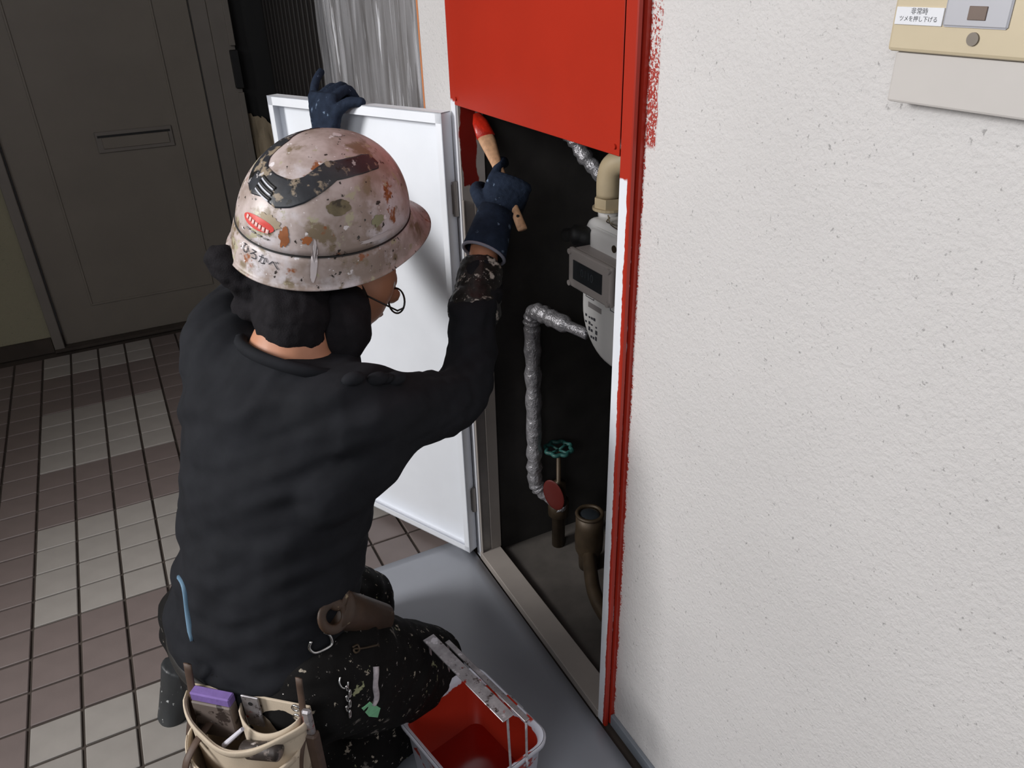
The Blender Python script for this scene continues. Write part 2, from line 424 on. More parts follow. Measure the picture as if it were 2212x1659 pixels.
# lower door, swung open past ninety degrees
hx, hy = .598, 1.436
ang = math.atan2(.461, -.227)
R_ = Matrix.Translation((hx, hy, 0)) @ Matrix.Rotation(ang, 4, 'Z')   # local x along the leaf, +y is the seen inner side
LW, Z0, Z1 = .520, .024, 1.099
leaf = obj('lower_door', B((0, -.013, Z0), (LW, -.011, Z1), .0005, R_), M_WHITE, cup)
for nm, a, b in (('flange', (0, -.011, Z1-.002), (LW, .016, Z1)), ('flange', (0, -.011, Z0), (LW, .016, Z0+.002)), ('flange', (0, -.011, Z0), (.002, .016, Z1)), ('flange', (LW-.002, -.011, Z0), (LW, .016, Z1)),
                 ('lip', (0, .0145, Z1-.020), (LW, .016, Z1)), ('lip', (0, .0145, Z0), (LW, .016, Z0+.016)), ('lip', (0, .0145, Z0), (.016, .016, Z1)), ('lip', (LW-.016, .0145, Z0), (LW, .016, Z1))):
    obj(nm, B(a, b, 0, R_), M_WHITE, leaf)
for z in (.18, .93):
    bm = bmesh.new(); cyl(bm, (.606, 1.437, z-.035), (.606, 1.437, z+.035), .006, n=12); box(bm, (.598, 1.436, z-.03), (.61, 1.439, z+.03)); obj('hinge', bm, M_STEEL, leaf)

# grey protective sheet on the floor in front of the cupboard
def sh(u, v):
    x = .17+u*(XF-.006-.17); y = .35+v*(1.5165-.35)
    return Vector((x, y, .0025+.0022*noise.noise(Vector((x*6, y*5, 0)))*min(1, (1-v)*10)))
tag(obj('protective_sheet', solid(sheet_grid(sh, 14, 40), .0018), M_SHEET, None, True), 'smooth grey protective sheet on the floor before the cupboard', 'floor sheet')
# ------------------------------------------------------------------ lettering helper
def text_mesh(body, size):
    cu = bpy.data.curves.new('t', 'FONT'); cu.body = body; cu.size = size; cu.align_x = 'CENTER'; cu.align_y = 'CENTER'
    o = bpy.data.objects.new('t', cu); COL.objects.link(o)
    dg = bpy.context.evaluated_depsgraph_get(); dg.update()
    me = bpy.data.meshes.new_from_object(o.evaluated_get(dg)); bpy.data.objects.remove(o); bpy.data.curves.remove(cu)
    return me
# ------------------------------------------------------------------ things inside the cupboard
M_METER = mat('white_meter_enamel', 'DEDCDA', .35, var=.05, vs=10, bump=.04)
M_METERG = mat('grey_meter_plastic', 'A8A09C', .45, var=.05)
M_CREAM = mat('cream_pipe_fitting', 'B3A284', .5, var=.12)
M_FOIL = mat('crinkled_foil_wrap', 'B0AEB2', .32, .6, var=.35, vs=55, bump=1.0, bs=70, bd=.006)
M_LCD = mat('dark_display_glass', '262A2E', .15, var=.15)
M_TEAL = mat('teal_painted_iron', '265550', .5, var=.25, vs=60)
M_REDTAG = mat('dark_red_plastic', '52140E', .5, var=.1)
M_BRASS = mat('dull_brass', '44382A', .5, .4, var=.25, vs=30)
M_INK = mat('printed_ink', '3A3A40', .7, var=.2)
M_INKG = mat('grey_print', '8A8584', .7, var=.1)
gm = empty('gas_meter', (.83, 1.13, .78), 'white gas meter with a grey display box inside the cupboard', 'gas meter')
def extr(pts, x0, x1, bev):      # y,z outline extruded along x
    bm = bmesh.new(); f = bm.faces.new([bm.verts.new((x0, y, z)) for y, z in pts])
    r = bmesh.ops.extrude_face_region(bm, geom=[f]); vs = [v for v in r['geom'] if isinstance(v, bmesh.types.BMVert)]
    bmesh.ops.translate(bm, verts=vs, vec=(x1-x0, 0, 0))
    es = [e for e in bm.edges if abs(e.verts[0].co.x-e.verts[1].co.x) < 1e-6]
    bmesh.ops.bevel(bm, geom=es, offset=bev, segments=3, affect='EDGES', profile=.5)
    return bm
yc = 1.135
low = [(yc+.106*cos(t), .735+.100*sin(t)) for t in [pi+pi*i/20 for i in range(21)]]
obj('lower_body', extr([(yc+.106, .80), (yc-.106, .80)]+low, .785, .895, .012), M_METER, gm, True)
up_o = [(yc+.107-.025+.025*cos(t), .915-.025+.025*sin(t)) for t in [0, .4, .8, 1.2, pi/2]] + [(yc-.107+.025+.025*cos(t), .89+.025*sin(t)) for t in [pi/2, 1.9, 2.4, 2.8, pi]] + [(yc-.107, .79), (yc+.107, .79)]
obj('upper_body', extr(up_o, .790, .895, .012), M_METER, gm, True)
obj('front_cover', B((.777, yc-.085, .80), (.80, yc+.072, .905), .012, None, 3), M_METER, gm, True)
db = obj('display_box', B((.748, 1.072, .795), (.80, 1.212, .868), .005, None, 2), M_METERG, gm)
obj('display_bezel', B((.738, 1.070, .793), (.749, 1.214, .870), .004, None, 2), M_METERG, db)
obj('display_screen', B((.7365, 1.096, .812), (.7385, 1.194, .850)), M_LCD, db)
for y in (1.207, 1.076):
    for z in (.80, .863):
        bm = bmesh.new(); cyl(bm, (.7345, y, z), (.741, y, z), .0055, n=12); obj('screw', bm, M_METERG, db)
me = text_mesh('0110', .022)
t_ = link('display_digits', me, mat('faint_lcd_digits', '3E4348', .4), db)
for v in me.vertices: v.co = Vector((.7362, 1.145-v.co.x, .832+v.co.y))
bm = bmesh.new(); cyl(bm, (.7755, 1.118, .885), (.78, 1.118, .885), .007, n=16); obj('test_screw', bm, M_BRASS, gm)
obj('sight_glass', B((.7755, 1.052, .862), (.78, 1.09, .893), .001), mat('olive_sight_glass', '7A7C55', .3), gm)
bm = bmesh.new(); tube(bm, spline([(.80, 1.222, .868), (.775, 1.232, .880), (.762, 1.240, .882), (.757, 1.256, .878)], 5), [.022]*5+[.020]*5+[.013]*6, 12); obj('cable_gland', bm, M_BLACK, gm, True)
# printed plate
bm = bmesh.new()
def pr(y0, y1, z0, z1): box(bm, (.7843, y1, z0), (.7853, y0, z1))
def prf(y0, y1, z0, z1, w=.0012):
    pr(y0, y1, z1-w, z1); pr(y0, y1, z0, z0+w); pr(y0, y0-w, z0, z1); pr(y1+w, y1, z0, z1)
prf(1.222, 1.192, .757, .770); obj('printed_frame', bm, M_INK, gm)
bm = bmesh.new(); prf(1.135, 1.075, .757, .772); obj('printed_frame', bm, M_INK, gm)
bm = bmesh.new(); pr(1.212, 1.165, .738, .749); obj('printed_bar', bm, M_INKG, gm)
bm = bmesh.new()
for k in range(9): pr(1.180-k*.005, 1.177-k*.005, .775+.002*(k % 2), .780)
tag(obj('printed_line', bm, M_INKG, gm), kind='stuff')
bm = bmesh.new()
rr = random.Random(3)
for r in range(4):
    for k in range(5):
        if rr.random() < .75:
            y = 1.222-k*.0085-(.004 if k else 0); z = .715-r*.0135
            pr(y, y-rr.uniform(.004, .007), z, z+rr.uniform(.003, .009))
tag(obj('printed_symbols', bm, M_INK, gm), kind='stuff')
nut = bmesh.new(); cyl(nut, (.832, 1.222, .913), (.832, 1.222, .926), .020, n=24); obj('port', nut, M_METER, gm, True)
nut = bmesh.new(); cyl(nut, (.832, 1.222, .926), (.832, 1.222, .931), .031, n=24); cyl(nut, (.832, 1.222, .931), (.832, 1.222, .950), .028, n=6); obj('union_nut', nut, M_CREAM, gm)
bm = bmesh.new(); cyl(bm, (.832, 1.05, .913), (.832, 1.05, .95), .026, n=24); obj('port', bm, M_METER, gm)
bm = bmesh.new(); tube(bm, spline([(.81, 1.185, .921), (.795, 1.17, .919), (.80, 1.13, .920), (.82, 1.10, .925), (.80, 1.095, .932), (.785, 1.11, .921), (.79, 1.15, .920), (.81, 1.19, .924)], 5), .0016, 6); obj('seal_wire', bm, M_CHROME, gm, True)
bm = bmesh.new(); tube(bm, spline([(.832, 1.222, .951), (.832, 1.222, .985), (.835, 1.214, 1.008), (.845, 1.19, 1.022), (.86, 1.15, 1.026), (.87, 1.10, 1.026)], 6), .024, 20)
tag(obj('pipe_elbow', bm, M_CREAM, None, True), 'cream plastic pipe elbow screwed to the top of the gas meter', 'pipe elbow')
# foil wrapped pipe from the meter down to the valve
pts = spline([(.802, 1.238, .662), (.785, 1.275, .668), (.768, 1.33, .672), (.757, 1.378, .672), (.755, 1.393, .650), (.756, 1.396, .60), (.757, 1.396, .45), (.757, 1.396, .30), (.758, 1.396, .215), (.768, 1.39, .185), (.80, 1.37, .150), (.815, 1.36, .125)], 8)
bm = bmesh.new(); tube(bm, pts, [(.012 if i < 10 else .0185+.0018*sin(i*1.7)+.0012*sin(i*4.1)) for i in range(len(pts))], 18)
tag(obj('wrapped_gas_pipe', bm, M_FOIL, None, True), 'foil wrapped gas pipe bending down beside the gas meter', 'pipe')
for nm, P, lb in (('duct', [(.855, 1.402, 1.55), (.855, 1.402, 1.07), (.857, 1.395, 1.035), (.872, 1.375, .995), (.90, 1.34, .955), (.955, 1.30, .92), (.999, 1.27, .90)], 'crinkled foil duct nearer the paint brush, under the red panel'),
                  ('duct', [(.86, 1.285, 1.55), (.86, 1.282, 1.08), (.862, 1.272, 1.05), (.875, 1.235, 1.03), (.90, 1.17, 1.02), (.96, 1.05, 1.0), (.999, 1.0, .99)], 'crinkled foil duct just above the cream pipe elbow')):
    q = spline(P, 8); bm = bmesh.new(); tube(bm, q, [.016+.0022*sin(i*2.1)+.0015*sin(i*5.3) for i in range(len(q))], 16)
    tag(obj('foil_duct', bm, M_FOIL, None, True), lb, 'duct', 'foil ducts in the cupboard')
# valve with handwheel
vl = empty('gate_valve', (.812, 1.372, .0), 'gate valve with a teal lobed handwheel low in the cupboard', 'valve')
bm = bmesh.new(); tube(bm, [(.812, 1.372, z) for z in (.002, .10, .102, .145, .147, .20, .205, .296)], [.017, .017, .027, .027, .018, .018, .006, .006], 14); obj('valve_body', bm, M_BRASS, vl, True)
bm = bmesh.new(); n = 64; ring = []
for i in range(n):
    t = 2*pi*i/n; r = .0315+.0028*cos(8*t); ring.append((.812+r*cos(t), 1.372+r*sin(t), .30))
tube(bm, ring, .0052, 8, closed=True)
for k in range(4):
    t = pi/2*k+.3; cyl(bm, (.812, 1.372, .296), (.812+.03*cos(t), 1.372+.03*sin(t), .30), .0035, n=8)
obj('handwheel', bm, M_TEAL, vl, True)
tg = bmesh.new(); ax = (Vector((.55, -.83, 0)), Vector((.0, .0, 1)), Vector((-.83, -.55, 0)))
ball(tg, (0, 0, 0), (.028, .044, .0035), ax, 28, 12)
for v in tg.verts: v.co = Matrix.Rotation(.25, 3, Vector((-.83, -.55, 0))) @ v.co + Vector((.782, 1.345, .188))
tag(obj('valve_tag', tg, M_REDTAG, None, True), 'dark red oval tag hanging below the teal handwheel', 'tag')
gg = empty('stop_cock', (.835, 1.262, .0), 'brown round capped stop cock on the cupboard floor', 'stop cock')
bm = bmesh.new(); tube(bm, [(.835, 1.262, z) for z in (.002, .04, .06, .10, .13, .165)], [.024, .026, .034, .036, .034, .034], 20); obj('cock_body', bm, M_BRASS, gg, True)
bm = bmesh.new(); tube(bm, [(.835+.031*cos(t), 1.262+.031*sin(t), .167) for t in [2*pi*i/28 for i in range(28)]], .005, 8, closed=True); obj('cap_ring', bm, M_BRASS, gg, True)
bm = bmesh.new(); ball(bm, (.835, 1.262, .160), (.028, .028, .011)); obj('glass_cap', bm, M_LCD, gg, True)
bm = bmesh.new(); tube(bm, spline([(.835, 1.262, .06), (.80, 1.20, .055), (.77, 1.13, .04), (.76, 1.05, .03), (.76, .90, .025)], 5), .017, 12); obj('side_pipe', bm, M_BRASS, gg, True)

# ------------------------------------------------------------------ intercom on the wall
M_ICY = mat('yellowed_beige_plastic', 'BFB196', .5, var=.04, bump=.04, bs=300); M_ICW = mat('off_white_plastic', 'BDB8B4', .5, var=.03)
M_ICG = mat('pale_grey_plastic', 'AEAEB4', .5, var=.03); M_LABEL = mat('white_paper_label', 'D8D9DE', .6, var=.02)
ic = empty('intercom', (XW, .40, 1.25), 'beige wall intercom with a grey call panel and printed label', 'intercom')
obj('upper_case', B((.602, .27, 1.270), (XW-.0005, .481, 1.40), .003, None, 2), M_ICY, ic)
obj('lower_case', B((.608, .275, 1.230), (XW-.0005, .4765, 1.2695), .002, None, 2), M_ICW, ic)
obj('call_panel', B((.6005, .381, 1.2905), (.6025, .4335, 1.39), .0015), M_ICG, ic)
obj('call_button', B((.5995, .399, 1.296), (.6008, .4135, 1.3055), .0003), mat('brown_button', '6B5B52', .5), ic)
bm = bmesh.new(); cyl(bm, (.6005, .406, 1.283), (.6025, .406, 1.283), .0048, n=24); obj('screw_cap', bm, mat('grey_screw_cap', '7D746A', .5), ic)
lab = obj('label_plate', B((.6008, .4345, 1.2905), (.6022, .4775, 1.3035), .0002), M_LABEL, ic)
for body, size, yy, zz in (('非常時', .0052, .456, 1.3003), ('ツメを押し下げる', .0044, .456, 1.2948)):
    me = text_mesh(body, size)
    for v in me.vertices: v.co = Vector((.60065, yy-v.co.x, zz+v.co.y))
    link('lettering', me, M_INK, lab)

# ------------------------------------------------------------------ paint brush
M_WOOD = mat('pale_brush_wood', 'B98F6E', .55, var=.18, vs=30, stretch=(6, 6, 1), bump=.1)
M_BRIS = mat('red_loaded_bristles', 'B02414', .3, var=.2, vs=120, bump=.5, bs=300)
pt, pe = Vector((.652, 1.412, 1.090)), Vector((.629, 1.192, .926))
ax = (pe-pt).normalized(); sd = r2 - r2.dot(ax)*ax; sd.normalize(); th = ax.cross(sd)
br = empty('paint_brush', pe, 'wooden paint brush with red wet bristles held in the right glove', 'brush')
L = (pe-pt).length
def seg(t, w, d): return (pt+ax*L*t, sd, w/2, th, d/2)
bm = bmesh.new(); loft(bm, [seg(-.02, .014, .004), seg(.06, .030, .012), seg(.20, .036, .016)], 16); obj('bristles', bm, M_BRIS, br, True)
bm = bmesh.new(); loft(bm, [seg(.19, .033, .013), seg(.24, .032, .013), seg(.34, .026, .012), seg(.45, .020, .011), seg(.6, .0165, .010), seg(.8, .0165, .009), seg(.985, .0185, .009), seg(1.0, .017, .008)], 16); obj('handle', bm, M_WOOD, br, True)
bm = bmesh.new(); c_ = pt+ax*L*.90; cyl(bm, c_-th*.0055, c_+th*.0055, .0028, n=12); obj('hanging_hole', bm, M_BLACK, br)

# ------------------------------------------------------------------ paint bucket
bk = empty('paint_bucket', (.33, .85, 0), 'square paint bucket smeared with red paint, metal bail, on the grey sheet', 'bucket')
e1 = Vector((.171, .038, 0)).normalized(); e2 = Vector((e1.y, -e1.x, 0)); ce = Vector((.330, .852, 0))
def rsq(hw, hl, r, z, n=6, o=0):
    out = []
    for sx, sy, a0 in ((1, 1, 0), (-1, 1, pi/2), (-1, -1, pi), (1, -1, 3*pi/2)):
        for i in range(n+1):
            t = a0+pi/2*i/n
            x = sx*(hw-r)+r*cos(t); y = sy*(hl-r)+r*sin(t)
            out.append(ce+e1*x+e2*y+Vector((0, 0, z)))
    return out
def rings(bm, L_, close0=True, close1=False):
    R = [[bm.verts.new(p) for p in r] for r in L_]
    for A, Bv in zip(R, R[1:]):
        n = len(A)
        for i in range(n): bm.faces.new((A[i], A[(i+1) % n], Bv[(i+1) % n], Bv[i]))
    if close0: bm.faces.new(R[0][::-1])
    if close1: bm.faces.new(R[-1])
s = NT('white_plastic_smeared_red'); x, y, z = s.xyz(); n_ = s.noise(30, 4, .6, 2)
mk = s.ramp(s.math('ADD', z, s.math('MULTIPLY', n_, .05)), .185, .183); mk2 = s.ramp(s.noise(18, 3, .5, 8), .60, .62)
s.col(s.mix(s.math('MAXIMUM', mk, mk2), lin('C9CAD6'), lin(RED))); s.b.inputs['Roughness'].default_value = .35
M_BKIN = s.m
M_BKOUT = mat('grey_white_bucket_plastic', 'B4B4BE', .4, var=.08, spots=((RED, 16, .60, .62, 3), ('4A4038', 30, .66, .68, 5)))
bm = bmesh.new(); rings(bm, [rsq(.070, .085, .02, .004), rsq(.075, .090, .022, .02), rsq(.084, .101, .026, .160), rsq(.092, .109, .03, .163), rsq(.0925, .1095, .03, .171), rsq(.090, .107, .03, .173)]); obj('bucket_wall', bm, M_BKOUT, bk, True)
bm = bmesh.new(); rings(bm, [rsq(.070, .085, .02, .012), rsq(.081, .098, .026, .160), rsq(.0835, .1005, .027, .170), rsq(.0895, .1065, .03, .1738)]); obj('bucket_lining', bm, M_BKIN, bk, True)
bm = bmesh.new(); rings(bm, [rsq(.073, .089, .022, .045)], True); obj('wet_paint', bm, mat('wet_red_paint', '8E140A', .12, var=.05, bump=.1, bs=20), bk)
def bail(name, dx, z1, lean, flatw):
    a = ce-e2*.112+e1*dx; b = ce+e2*.112+e1*dx
    A0 = a+Vector((0, 0, .150)); B0 = b+Vector((0, 0, .150)); A1 = a+e2*.004+e1*lean+Vector((0, 0, z1)); B1 = b-e2*.004+e1*lean+Vector((0, 0, z1))
    bm = bmesh.new(); cyl(bm, A0, A1, .0022, n=8); cyl(bm, B0, B1, .0022, n=8)
    up_ = Vector((0, 0, 1)); m = frame_m((A1+B1)/2, e2, e1, up_)
    L_ = (B1-A1).length/2+.003
    box(bm, (-L_, -flatw, -.0012), (L_, flatw, .0012), .0006, m)
    return obj(name, bm, M_DIRTMETAL, bk)
bail('bail', -.004, .302, -.0, .0115); bail('bail', .030, .266, .004, .005)
bm = B((-.02, -.004, -.006), (.02, .004, .006), .002, frame_m(ce+e1*.099+e2*.0+Vector((0, 0, .150)), e2, e1, (0, 0, 1))); obj('brush_rest', bm, M_BKOUT, bk)
# ------------------------------------------------------------------ hard hat
HC0 = Vector((.264, 1.140, .984))
def hat_frame(yawdeg, tilt, roll):
    F = cos(radians(yawdeg))*rt + sin(radians(yawdeg))*Vector((sin(YAW), cos(YAW), 0)); U = Vector((0, 0, 1)); L_ = U.cross(F)
    T = radians(tilt); F2 = cos(T)*F-sin(T)*U; U2 = sin(T)*F+cos(T)*U
    R0 = radians(roll); return F2, cos(R0)*L_+sin(R0)*U2, -sin(R0)*L_+cos(R0)*U2
HF, HL, HU = hat_frame(54, -3.3, 17.4)
HA, HB, HHT, HZG = .1376, .1101, .1638, .050
def hloc(u, t):
    if t <= .7:
        ph = t/.7*(pi/2)*.94; r = sin(ph)**.9; z = HZG+(HHT-HZG)*(cos(ph)-cos(pi/2*.94))/(1-cos(pi/2*.94))
    elif t <= .72: r = sin(pi/2*.94)**.9-.02; z = HZG-.001
    elif t <= .95: k = (t-.72)/.23; r = 1.005+.075*k; z = HZG-.002-.042*k
    else: k = (t-.95)/.05; r = 1.08+.03*k; z = HZG-.044-.004*k
    x = HA*r*cos(u); y = HB*r*sin(u); u = math.atan2(sin(u), cos(u))
    if t > .76:
        e = max(0, cos(max(-pi/2, min(pi/2, u*1.15))))**1.35*.058; k = (t-.76)/.24; x += e*k; z -= e*k*.15
    return Vector((x, y, z))
def hw(u, t, off=0):
    p = hloc(u, t); d = .002
    if off:
        a = hloc(u+d, t)-hloc(u-d, t); b = hloc(u, min(1, t+d))-hloc(u, max(0, t-d)); n = b.cross(a)
        n = n.normalized() if n.length > 1e-9 else Vector((0, 0, 1))
        if n.dot(p-Vector((0, 0, .02))) < 0: n = -n
        p = p+n*off
    return HC0+HF*p.x+HL*p.y+HU*p.z
hat = empty('hard_hat', HC0, 'white hard hat splattered with paint, dark vent band and red sticker', 'hard hat')
s = NT('dirty_white_helmet_plastic')
c = s.mix(s.ramp(s.noise(16, 4, .6, 1), .40, .62), lin('B9ABA8'), lin('8F7F76'))
c = s.mix(s.ramp(s.noise(11, 5, .65, 4), .54, .66), c, lin('C8C2C6'))
c = s.mix(s.ramp(s.noise(26, 5, .6, 12), .56, .64), c, lin('7D6E5A'))
c = s.mix(s.ramp(s.noise(22, 4, .6, 21), .62, .66), c, lin('8A5230'))
c = s.mix(s.ramp(s.noise(34, 4, .6, 33), .62, .66), c, lin('A59E86'))
c = s.mix(s.ramp(s.noise(95, 3, .55, 40), .655, .69), c, lin('2E2723'))
c = s.mix(s.ramp(s.noise(70, 3, .55, 48), .66, .69), c, lin('D8D2D4'))
s.col(c); s.b.inputs['Roughness'].default_value = .42
s.bump(s.noise(80, 4, .6, 3), .18, .0015); M_HAT = s.m
NU = 96; TS = [i*.7/22 for i in range(23)] + [.705, .715, .72, .76, .80, .84, .88, .92, .95, .965, .98, 1.0]
bm = bmesh.new(); top = bm.verts.new(hw(0, 0)); R = [[bm.verts.new(hw(2*pi*i/NU, t)) for i in range(NU)] for t in TS[1:]]
for i in range(NU): bm.faces.new((top, R[0][i], R[0][(i+1) % NU]))
for A, Bv in zip(R, R[1:]):
    for i in range(NU): bm.faces.new((A[i], Bv[i], Bv[(i+1) % NU], A[(i+1) % NU]))
bmesh.ops.recalc_face_normals(bm, faces=bm.faces); bmesh.ops.solidify(bm, geom=bm.faces[:], thickness=.0025)
shell = obj('shell', bm, M_HAT, hat, True)
def hpatch(name, m, w0, w1, f1, f2, off, nu=40, nv=10, par=None, thick=.0006):
    """band between two curves on the shell; w = degrees from the back, negative on the wearer's right"""
    def fn(i, j):
        w = w0+(w1-w0)*i; t = f1(i)+(f2(i)-f1(i))*j
        return hw(radians(180+w), t, off)
    return obj(name, solid(sheet_grid(fn, nu, nv), thick), m, par or hat, True)
M_BAND = mat('scuffed_black_vent_band', '2A2C31', .38, var=.3, vs=40, spots=(('8A7D6C', 42, .55, .60, 3), ('B3AFAF', 60, .62, .66, 8), ('14120F', 50, .6, .64, 9)), bump=.3, bs=90)
def itp(tab, x):
    x = abs(x)
    for (a, p), (b, q) in zip(tab, tab[1:]):
        if x <= b: return p+(q-p)*(x-a)/(b-a)
    return tab[-1][1]
UPT = [(0, .33), (18, .325), (28, .295), (38, .23), (48, .19), (80, .18), (105, .19), (116, .215)]
LOT = [(0, .46), (14, .485), (25, .465), (35, .43), (48, .365), (60, .305), (80, .295), (100, .30), (110, .31), (116, .285)]
hpatch('vent_band', M_BAND, -116, 116, lambda i: itp(UPT, -116+232*i), lambda i: itp(LOT, -116+232*i), .0009, 150, 14)
M_VENTRIB = mat('pale_vent_plastic', 'B9BCC4', .3, var=.2)  # paler tone for the ribs between the vent slots
for k in range(3):
    hpatch('vent_slot', M_BLACK, -12, 8, lambda i, k=k: .368+k*.030+.02*i, lambda i, k=k: .380+k*.030+.02*i, .0022, 12, 2)
    hpatch('vent_rib', M_VENTRIB, -11, 7, lambda i, k=k: .382+k*.030+.02*i, lambda i, k=k: .390+k*.030+.02*i, .0026, 12, 2)
hpatch('shell_groove', M_BLACK, -180, 180, lambda i: .702, lambda i: .722, .0005, 120, 2)
M_OLI = mat('dried_olive_paint', '6A6048', .6, var=.35, vs=60, spots=(('3A3226', 60, .52, .60, 3),)); M_ORA = mat('dried_orange_paint', '94572F', .55, var=.2, vs=50); M_WDR = mat('dried_white_paint', 'C3BABB', .5, var=.08)
def blob(name, m, w, t, rw, rt_, rot=0, off=.0007, seed=0, par=None, n=36, jag=.45):
    bm = bmesh.new(); c0 = bm.verts.new(hw(radians(180+w), t, off)); prev = []
    rgs = []
    for q in (.5, 1):
        ring = []
        for i in range(n):
            a = 2*pi*i/n; r = q*(1+jag*noise.noise(Vector((cos(a)*2+seed, sin(a)*2, seed)))+jag*.8*noise.noise(Vector((cos(a)*6+seed, sin(a)*6, seed+5))))
            x, y = r*cos(a), r*sin(a); x, y = x*rw, y*rt_
            x, y = x*cos(rot)-y*sin(rot)*rw/rt_, x*sin(rot)*rt_/rw+y*cos(rot)
            ring.append(bm.verts.new(hw(radians(180+w+x), t+y, off)))
        rgs.append(ring)
    for i in range(n):
        bm.faces.new((c0, rgs[0][i], rgs[0][(i+1) % n])); bm.faces.new((rgs[0][i], rgs[1][i], rgs[1][(i+1) % n], rgs[0][(i+1) % n]))
    return obj(name, bm, m, par or hat, True)
blob('paint_splash', M_OLI, 60, .45, 9, .042, 0, seed=2, jag=.18)
blob('paint_splash', M_ORA, 25, .61, 3.4, .052, .1, seed=5)
blob('paint_splash', M_ORA, 40, .615, 3.2, .022, 0, seed=7)
blob('paint_drip', M_WDR, 45, .76, 2.0, .15, 0, seed=9, jag=.15, off=.0022)
blob('paint_splash', M_WDR, -178, .04, 30, .02, 0, seed=3)
blob('paint_splash', M_WDR, 88, .655, 13, .014, -.02, seed=4)
blob('paint_splash', mat('dried_green_paint', '8F9070', .6, var=.1), 88, .56, 5, .03, 0, seed=14)
blob('paint_splash', mat('dried_beige_paint', '9A8A72', .6, var=.2), 12, .56, 9, .035, -.05, seed=11)
M_STK = mat('red_sticker_film', 'C5352C', .4, var=.05)
stk = blob('red_sticker', M_STK, 3, .592, 14.5, .034, .06, .0010, 0, None, 40, 0)
M_STW = mat('white_sticker_print', 'D9B3AE', .5, var=.05)
for k in range(7):
    w = -8+k*3.3; hpatch('print_mark', M_STW, w, w+2.3, lambda i, w=w: .589+.0012*w-.004, lambda i, w=w: .589+.0012*w+.018, .0014, 3, 3, stk, .0003)
for k in range(4):
    w = -6+k*5.5; hpatch('grey_print', M_INKG, w, w+4, lambda i, w=w: .640+.0005*w, lambda i, w=w: .648+.0005*w, .0014, 4, 1, stk, .0003)
me = text_mesh('ひろかべ', 1.0)
xs = [v.co.x for v in me.vertices]; wd = max(xs)-min(xs)
for v in me.vertices:
    w = 8.5+v.co.x/wd*30; t = .800-v.co.y*.085+.0012*(w-8.5); v.co = hw(radians(180+w), t, .0011)
link('handwriting', me, M_INK, hat)

# ------------------------------------------------------------------ the worker
def cloth(name, base, **k): return mat(name, base, .85, spec=.15, **k)
M_SHIRT = cloth('black_cotton_shirt', '1D1E22', var=.2, vs=20, bump=.25, bs=500, bd=.0006)
SPL = (('A39A8C', 55, .655, .68, 1), ('8D8F70', 30, .66, .68, 5), ('CFCAC6', 110, .68, .71, 9), ('6A6560', 30, .64, .70, 14))
M_PANTS = cloth('black_work_trousers_paint_spattered', '141313', var=.25, vs=20, spots=SPL, bump=.3, bs=220, bd=.001)
M_SLEEVE = mat('black_coated_arm_cover_smeared', '1B1A19', .5, var=.3, vs=30, spots=(('B5ADA3', 48, .585, .65, 2), ('D8D4CE', 95, .64, .68, 6)), bump=.5, bs=120)
M_SCARF = cloth('black_towel_cloth', '1A181B', var=.25, vs=60, bump=.6, bs=420, bd=.0015)
M_SKIN = mat('skin', 'B47E62', .5, var=.08, vs=14, bump=.08, bs=200)
M_GLOVE = cloth('dark_navy_knit_glove', '222B3B', var=.25, vs=70, bump=.7, bs=380, bd=.001, spots=(('6E7F96', 60, .64, .70, 3),))
M_HEM = cloth('grey_knit_hem', '8A8A96', var=.1, bump=.4, bs=300)
M_SHOE = mat('dark_grey_spattered_shoe', '2A2C2E', .5, var=.3, spots=(('AEB0B0', 60, .63, .67, 2),))
Ft = Vector((.89, .46, 0)).normalized(); Rv = Vector((.46, -.89, -.10)).normalized(); UP = Vector((0, 0, 1))
shL, shR = Vector((.094, 1.160, .852)), Vector((.224, .930, .800))
elR, wrR = Vector((.424, 1.024, .738)), Vector((.556, 1.203, .893))
elL, wrL = Vector((.275, 1.445, .865)), Vector((.414, 1.672, 1.010))
hipR, knR, anR = Vector((.098, .930, .365)), Vector((.322, 1.052, .105)), Vector((-.02, .885, .090))
hipL, knL, anL = Vector((-.005, 1.105, .375)), Vector((.268, 1.300, .110)), Vector((-.075, 1.300, .085))
def limb(bm, pts, rad, n=18, k=5):
    P = spline(pts, k); rr_ = []
    for i in range(len(P)):
        x = i/k; j = min(int(x), len(rad)-2); rr_.append(rad[j]+(rad[j+1]-rad[j])*(x-j))
    tube(bm, P, rr_, n); ball(bm, P[0], rad[0]*.98); ball(bm, P[-1], rad[-1]*.98)
def torso(bm, g=0, low=True):
    T = [((.036, 1.020, .345), .150, .120), ((.041, 1.020, .405), .156, .125), ((.060, 1.022, .47), .150, .120), ((.080, 1.026, .535), .148, .120), ((.112, 1.038, .645), .150, .122), ((.136, 1.050, .745), .158, .120), ((.150, 1.056, .800), .152, .106), ((.164, 1.058, .842), .120, .086), ((.180, 1.055, .872), .078, .066)]
    if not low: T = T[1:]
    loft(bm, [(c, Rv, a+g, (Ft+UP*(-.15)).normalized(), b+g) for c, a, b in T], 28)
hc = HC0 + HU*(-.015)+HF*.008
person = empty('person', (.05, 1.08, 0), 'kneeling worker in black clothes and navy gloves painting inside the cupboard', 'person')
